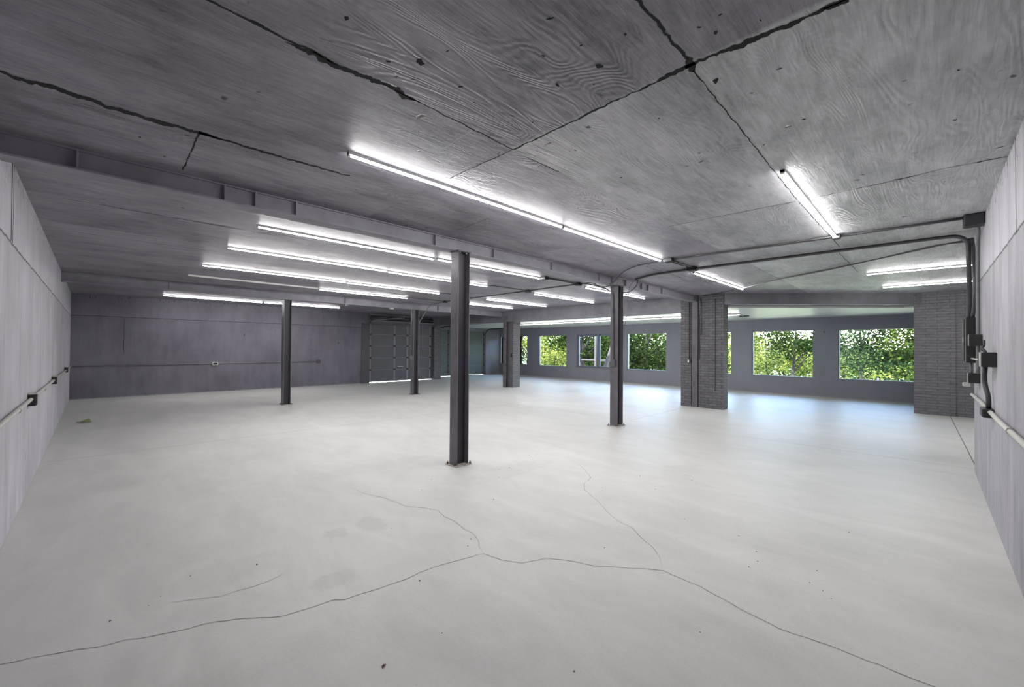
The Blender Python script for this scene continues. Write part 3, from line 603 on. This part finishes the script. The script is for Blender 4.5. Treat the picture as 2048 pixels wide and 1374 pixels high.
# ------------------------------------------------------------------ small things on the floor
lf = MB(); vs = []; fs = []
for i in range(7):
    t = i / 6; w = .12 * math.sin(math.pi * min(1, t * .95 + .04)); z = .008 + .012 * math.sin(t * 3); vs += [(-.16 + .32 * t, -w, z + .03 * w / .12), (-.16 + .32 * t, 0, z), (-.16 + .32 * t, w, z + .09 * w / .12)]
for i in range(6): fs += [(3 * i, 3 * i + 3, 3 * i + 4, 3 * i + 1), (3 * i + 1, 3 * i + 4, 3 * i + 5, 3 * i + 2)]
lf.add(vs, fs); lf.v = [(x * .6, y * .6, z * .6) for x, y, z in lf.v]; o = lf.build('leaf', simple('fallen_leaf_green', (.30, .36, .13), .6, .2, 20), None, True)
MB().tube([(-.10, 0, .01), (-.15, .012, .006)], .004, 5).build('stem', M['bark'], o); o.location = (-.10, 11.5, 0); o.rotation_euler = (0, 0, -.6)
tag(o, 'green fallen leaf on the floor near the left wall', 'leaf', None, 'thing')
o = MB().add([(-.012, -.006, .002), (0, -.008, .008), (.013, 0, .004), (.002, .008, .007), (-.01, .006, .003), (0, 0, .011)], [(0, 1, 5), (1, 2, 5), (2, 3, 5), (3, 4, 5), (4, 0, 5), (4, 3, 2, 1, 0)]).build('leaf', simple('dry_brown_leaf', (.13, .065, .04), .7, .3, 80)); o.location = (.98, 1.81, 0)
tag(o, 'tiny curled brown leaf scrap on the nearest floor', 'leaf', None, 'thing')
deb = MB(); rr = random.Random(3)
for (x, y) in [(.24, 3.18), (.08, 3.15), (.3, 3.25)] + [(rr.uniform(.4, 5), rr.uniform(.3, 4)) for _ in range(46)]:
    s = rr.uniform(.003, .007); deb.add([(x - s, y - s, .0005), (x + s, y - s * .6, .0005), (x + s * .7, y + s, .0005), (x - s * .5, y + s, .0005), (x, y, s * 1.1)], [(0, 1, 4), (1, 2, 4), (2, 3, 4), (3, 0, 4), (3, 2, 1, 0)])
tag(deb.build('debris', M['crack']), 'specks of grit scattered over the near floor', 'debris', None, 'stuff')

# ------------------------------------------------------------------ outside
struct(MB().box(30, -30, -.8, 80, 70, -.55).build('ground', M['ground']), 'ground far outside the windows', 'ground')
struct(MB().box(16.85, -30, -.8, 30, 70, -.55).build('ground_grass', M['grass']), 'unseen grass close outside the windows, made pale to bounce light in', 'ground')  # below view, pale so sunlight bounces up to the porch ceiling
struct(MB().box(-2, 17.85, -.3, 16.8, 26, -.06).build('ground_apron', M['apron']), 'sunlit concrete outside the garage doors', 'ground')
def leaves(n, cx, cy, cz, rx, ry, rz, size, rnd, shell=.35, clump=26):
    vs = []; fs = []; seeds = []
    for _ in range(clump):
        while True:
            p = V((rnd.uniform(-1, 1), rnd.uniform(-1, 1), rnd.uniform(-1, 1)))
            if shell < p.length < 1: break
        seeds.append(p)
    for i in range(n):
        s = rnd.choice(seeds); p = s + V((rnd.gauss(0, .15), rnd.gauss(0, .15), rnd.gauss(0, .12)))
        c = V((cx + p.x * rx, cy + p.y * ry, cz + p.z * rz))
        if c.z < -.5 or c.x < 17.3: continue
        a = V((rnd.gauss(0, 1), rnd.gauss(0, 1), rnd.gauss(-.35, .6))).normalized(); b = a.cross(V((rnd.gauss(0, 1), rnd.gauss(0, 1), rnd.gauss(0, 1)))).normalized(); nn = a.cross(b)
        L = size * rnd.uniform(.55, 1.3); w = L * .27; k = len(vs)
        vs += [c, c + a * L * .5 + b * w + nn * L * .05, c + a * L, c + a * L * .5 - b * w + nn * L * .05]; fs.append((k, k + 1, k + 2, k + 3))
    return MB().add(vs, fs)
def tree(label, x, y, r, h0, h1, n, leaf, size=.15, tr=.09, lean=(0, 0), fork=None, bark='bark', group='trees outside the windows', name='tree', cat='tree', clump=26, z0=-.55, branches=3, shell=.35, seed=0):
    rnd = random.Random(int(x * 100 + y * 10 + seed)); h1 = min(h1, 2.6 + .05 * (x - 17) + .5)
    t = thing(name, label, cat, (x, y, z0), group)
    top = V((x + lean[0], y + lean[1], h1 * .75)); base = V((x, y, z0)); tk = MB()
    P = [base.lerp(top, k / 6) + (V((rnd.uniform(-.04, .04), rnd.uniform(-.04, .04), 0)) if 0 < k < 6 else V((0, 0, 0))) for k in range(7)]
    tk.tube(P, tr, 8, True, [tr * (1.15 - .13 * k) for k in range(7)]); tk.build('trunk', M[bark], t, True)
    for j in range(branches):
        f = fork if (fork and j < 2) else rnd.uniform(.35, .8); q = base.lerp(top, f); s = 1 if j % 2 else -1
        e = q + V((rnd.uniform(-.3, .3) * r, s * rnd.uniform(.4, .8) * r, rnd.uniform(.6, 1.1) * r * .7)); m_ = q.lerp(e, .5) + V((0, 0, .12))
        MB().tube([q, m_, e], tr * .5, 6, True, [tr * .55, tr * .38, tr * .2]).build('branch', M[bark], t, True)
    leaves(n, x + lean[0] * .6, y + lean[1] * .6, (h0 + h1) / 2, r, r, (h1 - h0) / 2, size, rnd, shell, clump).build('crown', M[leaf], t)
    return t
# trees stand 3 to 14 m beyond the wall, along the whole window row
tree('leafy tree outside the widest window, sky showing between its leaves', 20.6, 1.75, 1.55, .3, 4.6, 5200, 'leafcool', .115, .05, (.1, .1), .45, seed=1, clump=90, shell=.05)
tree('dark-leaved tree outside the widest window close to the brick wall', 20.0, .2, 1.15, .2, 4.6, 4200, 'leafmid', .13, .05, seed=2, clump=60, shell=0)
tree('forked dark-trunked tree outside the window right of the wide pier', 21.4, 4.15, 1.25, 1.15, 4.8, 4600, 'leafdark', .12, .075, (.05, -.1), .5, seed=3, clump=60, shell=.0)
tree('bright bush below the forked tree', 23.2, 5.6, 1.7, -.5, 2.3, 6500, 'leafbright', .12, .05, name='bush', cat='bush', group='bushes outside the windows', seed=4, clump=90, shell=.0)
tree('low bright bush outside the widest window', 23.5, 2.6, 1.6, -.5, 1.5, 2500, 'leafbright', .15, .05, name='bush', cat='bush', group='bushes outside the windows', seed=5, clump=50)
tree('tree seen in the sliver of window beside the wide pier', 22.3, 7.2, 1.3, .1, 4.6, 2600, 'leafbright', .15, .07, seed=6)
tree('dense dark tree filling the window beside the middle column', 21.2, 10.9, 2.0, .1, 4.6, 6500, 'leafdark', .16, .10, seed=7, clump=60, shell=.0)
tree('dark bush at the foot of the dense dark tree', 20.4, 10.6, 1.5, -.5, 1.6, 3200, 'leafdark', .14, .05, name='bush', cat='bush', group='bushes outside the windows', seed=8, clump=50, shell=0)
tree('pale leaning trunk tree outside the sliding window', 18.6, 12.05, 1.2, 2.5, 5.0, 1200, 'leafmid', .14, .15, (.2, -.75), None, 'barkpale', seed=9, branches=0)
tree('tall dark-trunked tree behind the fence at the sliding window', 20.6, 14.6, 1.7, .9, 5.2, 4200, 'leafdark', .16, .16, seed=10, clump=50, shell=.0)
tree('bush of light green leaves behind the fence', 22.6, 15.1, 1.6, -.4, 3.0, 3600, 'leafmid', .16, .05, name='bush', cat='bush', group='bushes outside the windows', seed=11, clump=50, shell=0)
tree('bright yellow-green tree outside the square window left of the sliding one', 21.3, 17.6, 1.9, .2, 4.8, 5200, 'leafbright', .16, .08, seed=12, clump=60, shell=.0)
tree('round yellow-green bush low in the same square window', 19.6, 15.9, 1.0, -.5, 1.5, 2200, 'leafbright', .13, .04, name='bush', cat='bush', group='bushes outside the windows', seed=13, clump=40, shell=.0)
tree('green tree beyond the window behind the narrow pier', 20.6, 20.6, 1.9, -.1, 4.8, 5200, 'leafmid', .16, .09, seed=14, clump=60, shell=0)
tree('leafy tree at the far end of the window row', 19.4, 22.3, 1.6, -.3, 4.6, 3800, 'leafmid', .16, .08, seed=15, clump=50, shell=0)
for i, (x, y, lf_, h) in enumerate(((30, 4.5, 'leafcool', 2.4), (31, 9.5, 'leafmid', 3.4), (30, 14.5, 'leafmid', 5.0), (30, 19, 'leafmid', 5.6), (29, 23.5, 'leafmid', 5.6), (27, 28, 'leafmid', 5.6), (27, 17.5, 'leafcool', 5), (33, 1.5, 'leafcool', 2.2))):
    tree(['hazy low tree far behind the forked tree', 'distant tree behind the window sliver', 'distant tree behind the dense dark tree', 'distant tree behind the sliding window', 'distant tree behind the yellow-green tree', 'distant tree at the far end of the row', 'mid-distance cool green tree behind the fence', 'hazy low tree far behind the widest window'][i], x, y, 2.6, -.5, h, 3200, lf_, .24, .12, seed=20 + i, clump=60, shell=0)
hg = leaves(9000, 34, 12, .55, 1.2, 19, 1.35, .30, random.Random(99), 0, 260).build('hedge', M['leafmid'])
tag(hg, 'long low hedge far behind all the trees', 'hedge', None, 'stuff')
fn = thing('timber_fence', 'grey timber rail fence outside the sliding window', 'fence', (19.2, 13.5, -.55))
for y in (11.6, 12.75, 13.9): MB().bbox(19.15, y - .06, -.55, 19.27, y + .06, 2.6 if y in (12.75,) else 1.15, .01).build('post', M['fence'], fn)
for z in (.35, .82): MB().bbox(19.27, 11.3, z, 19.31, 14.1, z + .10, .01).build('rail', M['fence'], fn)

# ------------------------------------------------------------------ light
w = bpy.data.worlds.new('World'); scene.world = w; w.use_nodes = True; nt = w.node_tree; nt.nodes.clear()
sky = nt.nodes.new('ShaderNodeTexSky'); sky.sky_type = 'NISHITA'; sky.sun_disc = False; sky.sun_elevation = math.radians(48); sky.sun_rotation = math.radians(220); sky.air_density = 1.0; sky.dust_density = 2.0
bg = nt.nodes.new('ShaderNodeBackground'); bg.inputs[1].default_value = 2.5; ot = nt.nodes.new('ShaderNodeOutputWorld')
nt.links.new(sky.outputs[0], bg.inputs[0]); nt.links.new(bg.outputs[0], ot.inputs[0])
sd = bpy.data.lights.new('sun', 'SUN'); sd.energy = 24.0; sd.angle = math.radians(.6); sd.color = (1, .96, .88)
so = bpy.data.objects.new('sun', sd); COL.objects.link(so); so.location = (0, 30, 20)
so.rotation_euler = V((-.55, .50, .78)).to_track_quat('Z', 'Y').to_euler()   # the sun stands behind the garage, over the far left

# ------------------------------------------------------------------ camera
cd = bpy.data.cameras.new('Camera'); cam = bpy.data.objects.new('Camera', cd); COL.objects.link(cam)
r = V((.70625963, -.70791245, .00756955)); u = V((-.01283872, -.00211687, .99991534)); f = V((.70783649, .70629702, .01058375))
cam.matrix_world = Matrix(((r.x, u.x, -f.x, 0), (r.y, u.y, -f.y, 0), (r.z, u.z, -f.z, 1.5), (0, 0, 0, 1)))
cd.sensor_fit = 'HORIZONTAL'; cd.sensor_width = 36; cd.lens = 833.7 / 2048 * 36; cd.clip_start = .02; cd.clip_end = 500
scene.camera = cam
vs_ = scene.view_settings; vs_.view_transform = 'Standard'; vs_.look = 'None'; vs_.exposure = 1.30; vs_.gamma = 1; vs_.use_curve_mapping = False
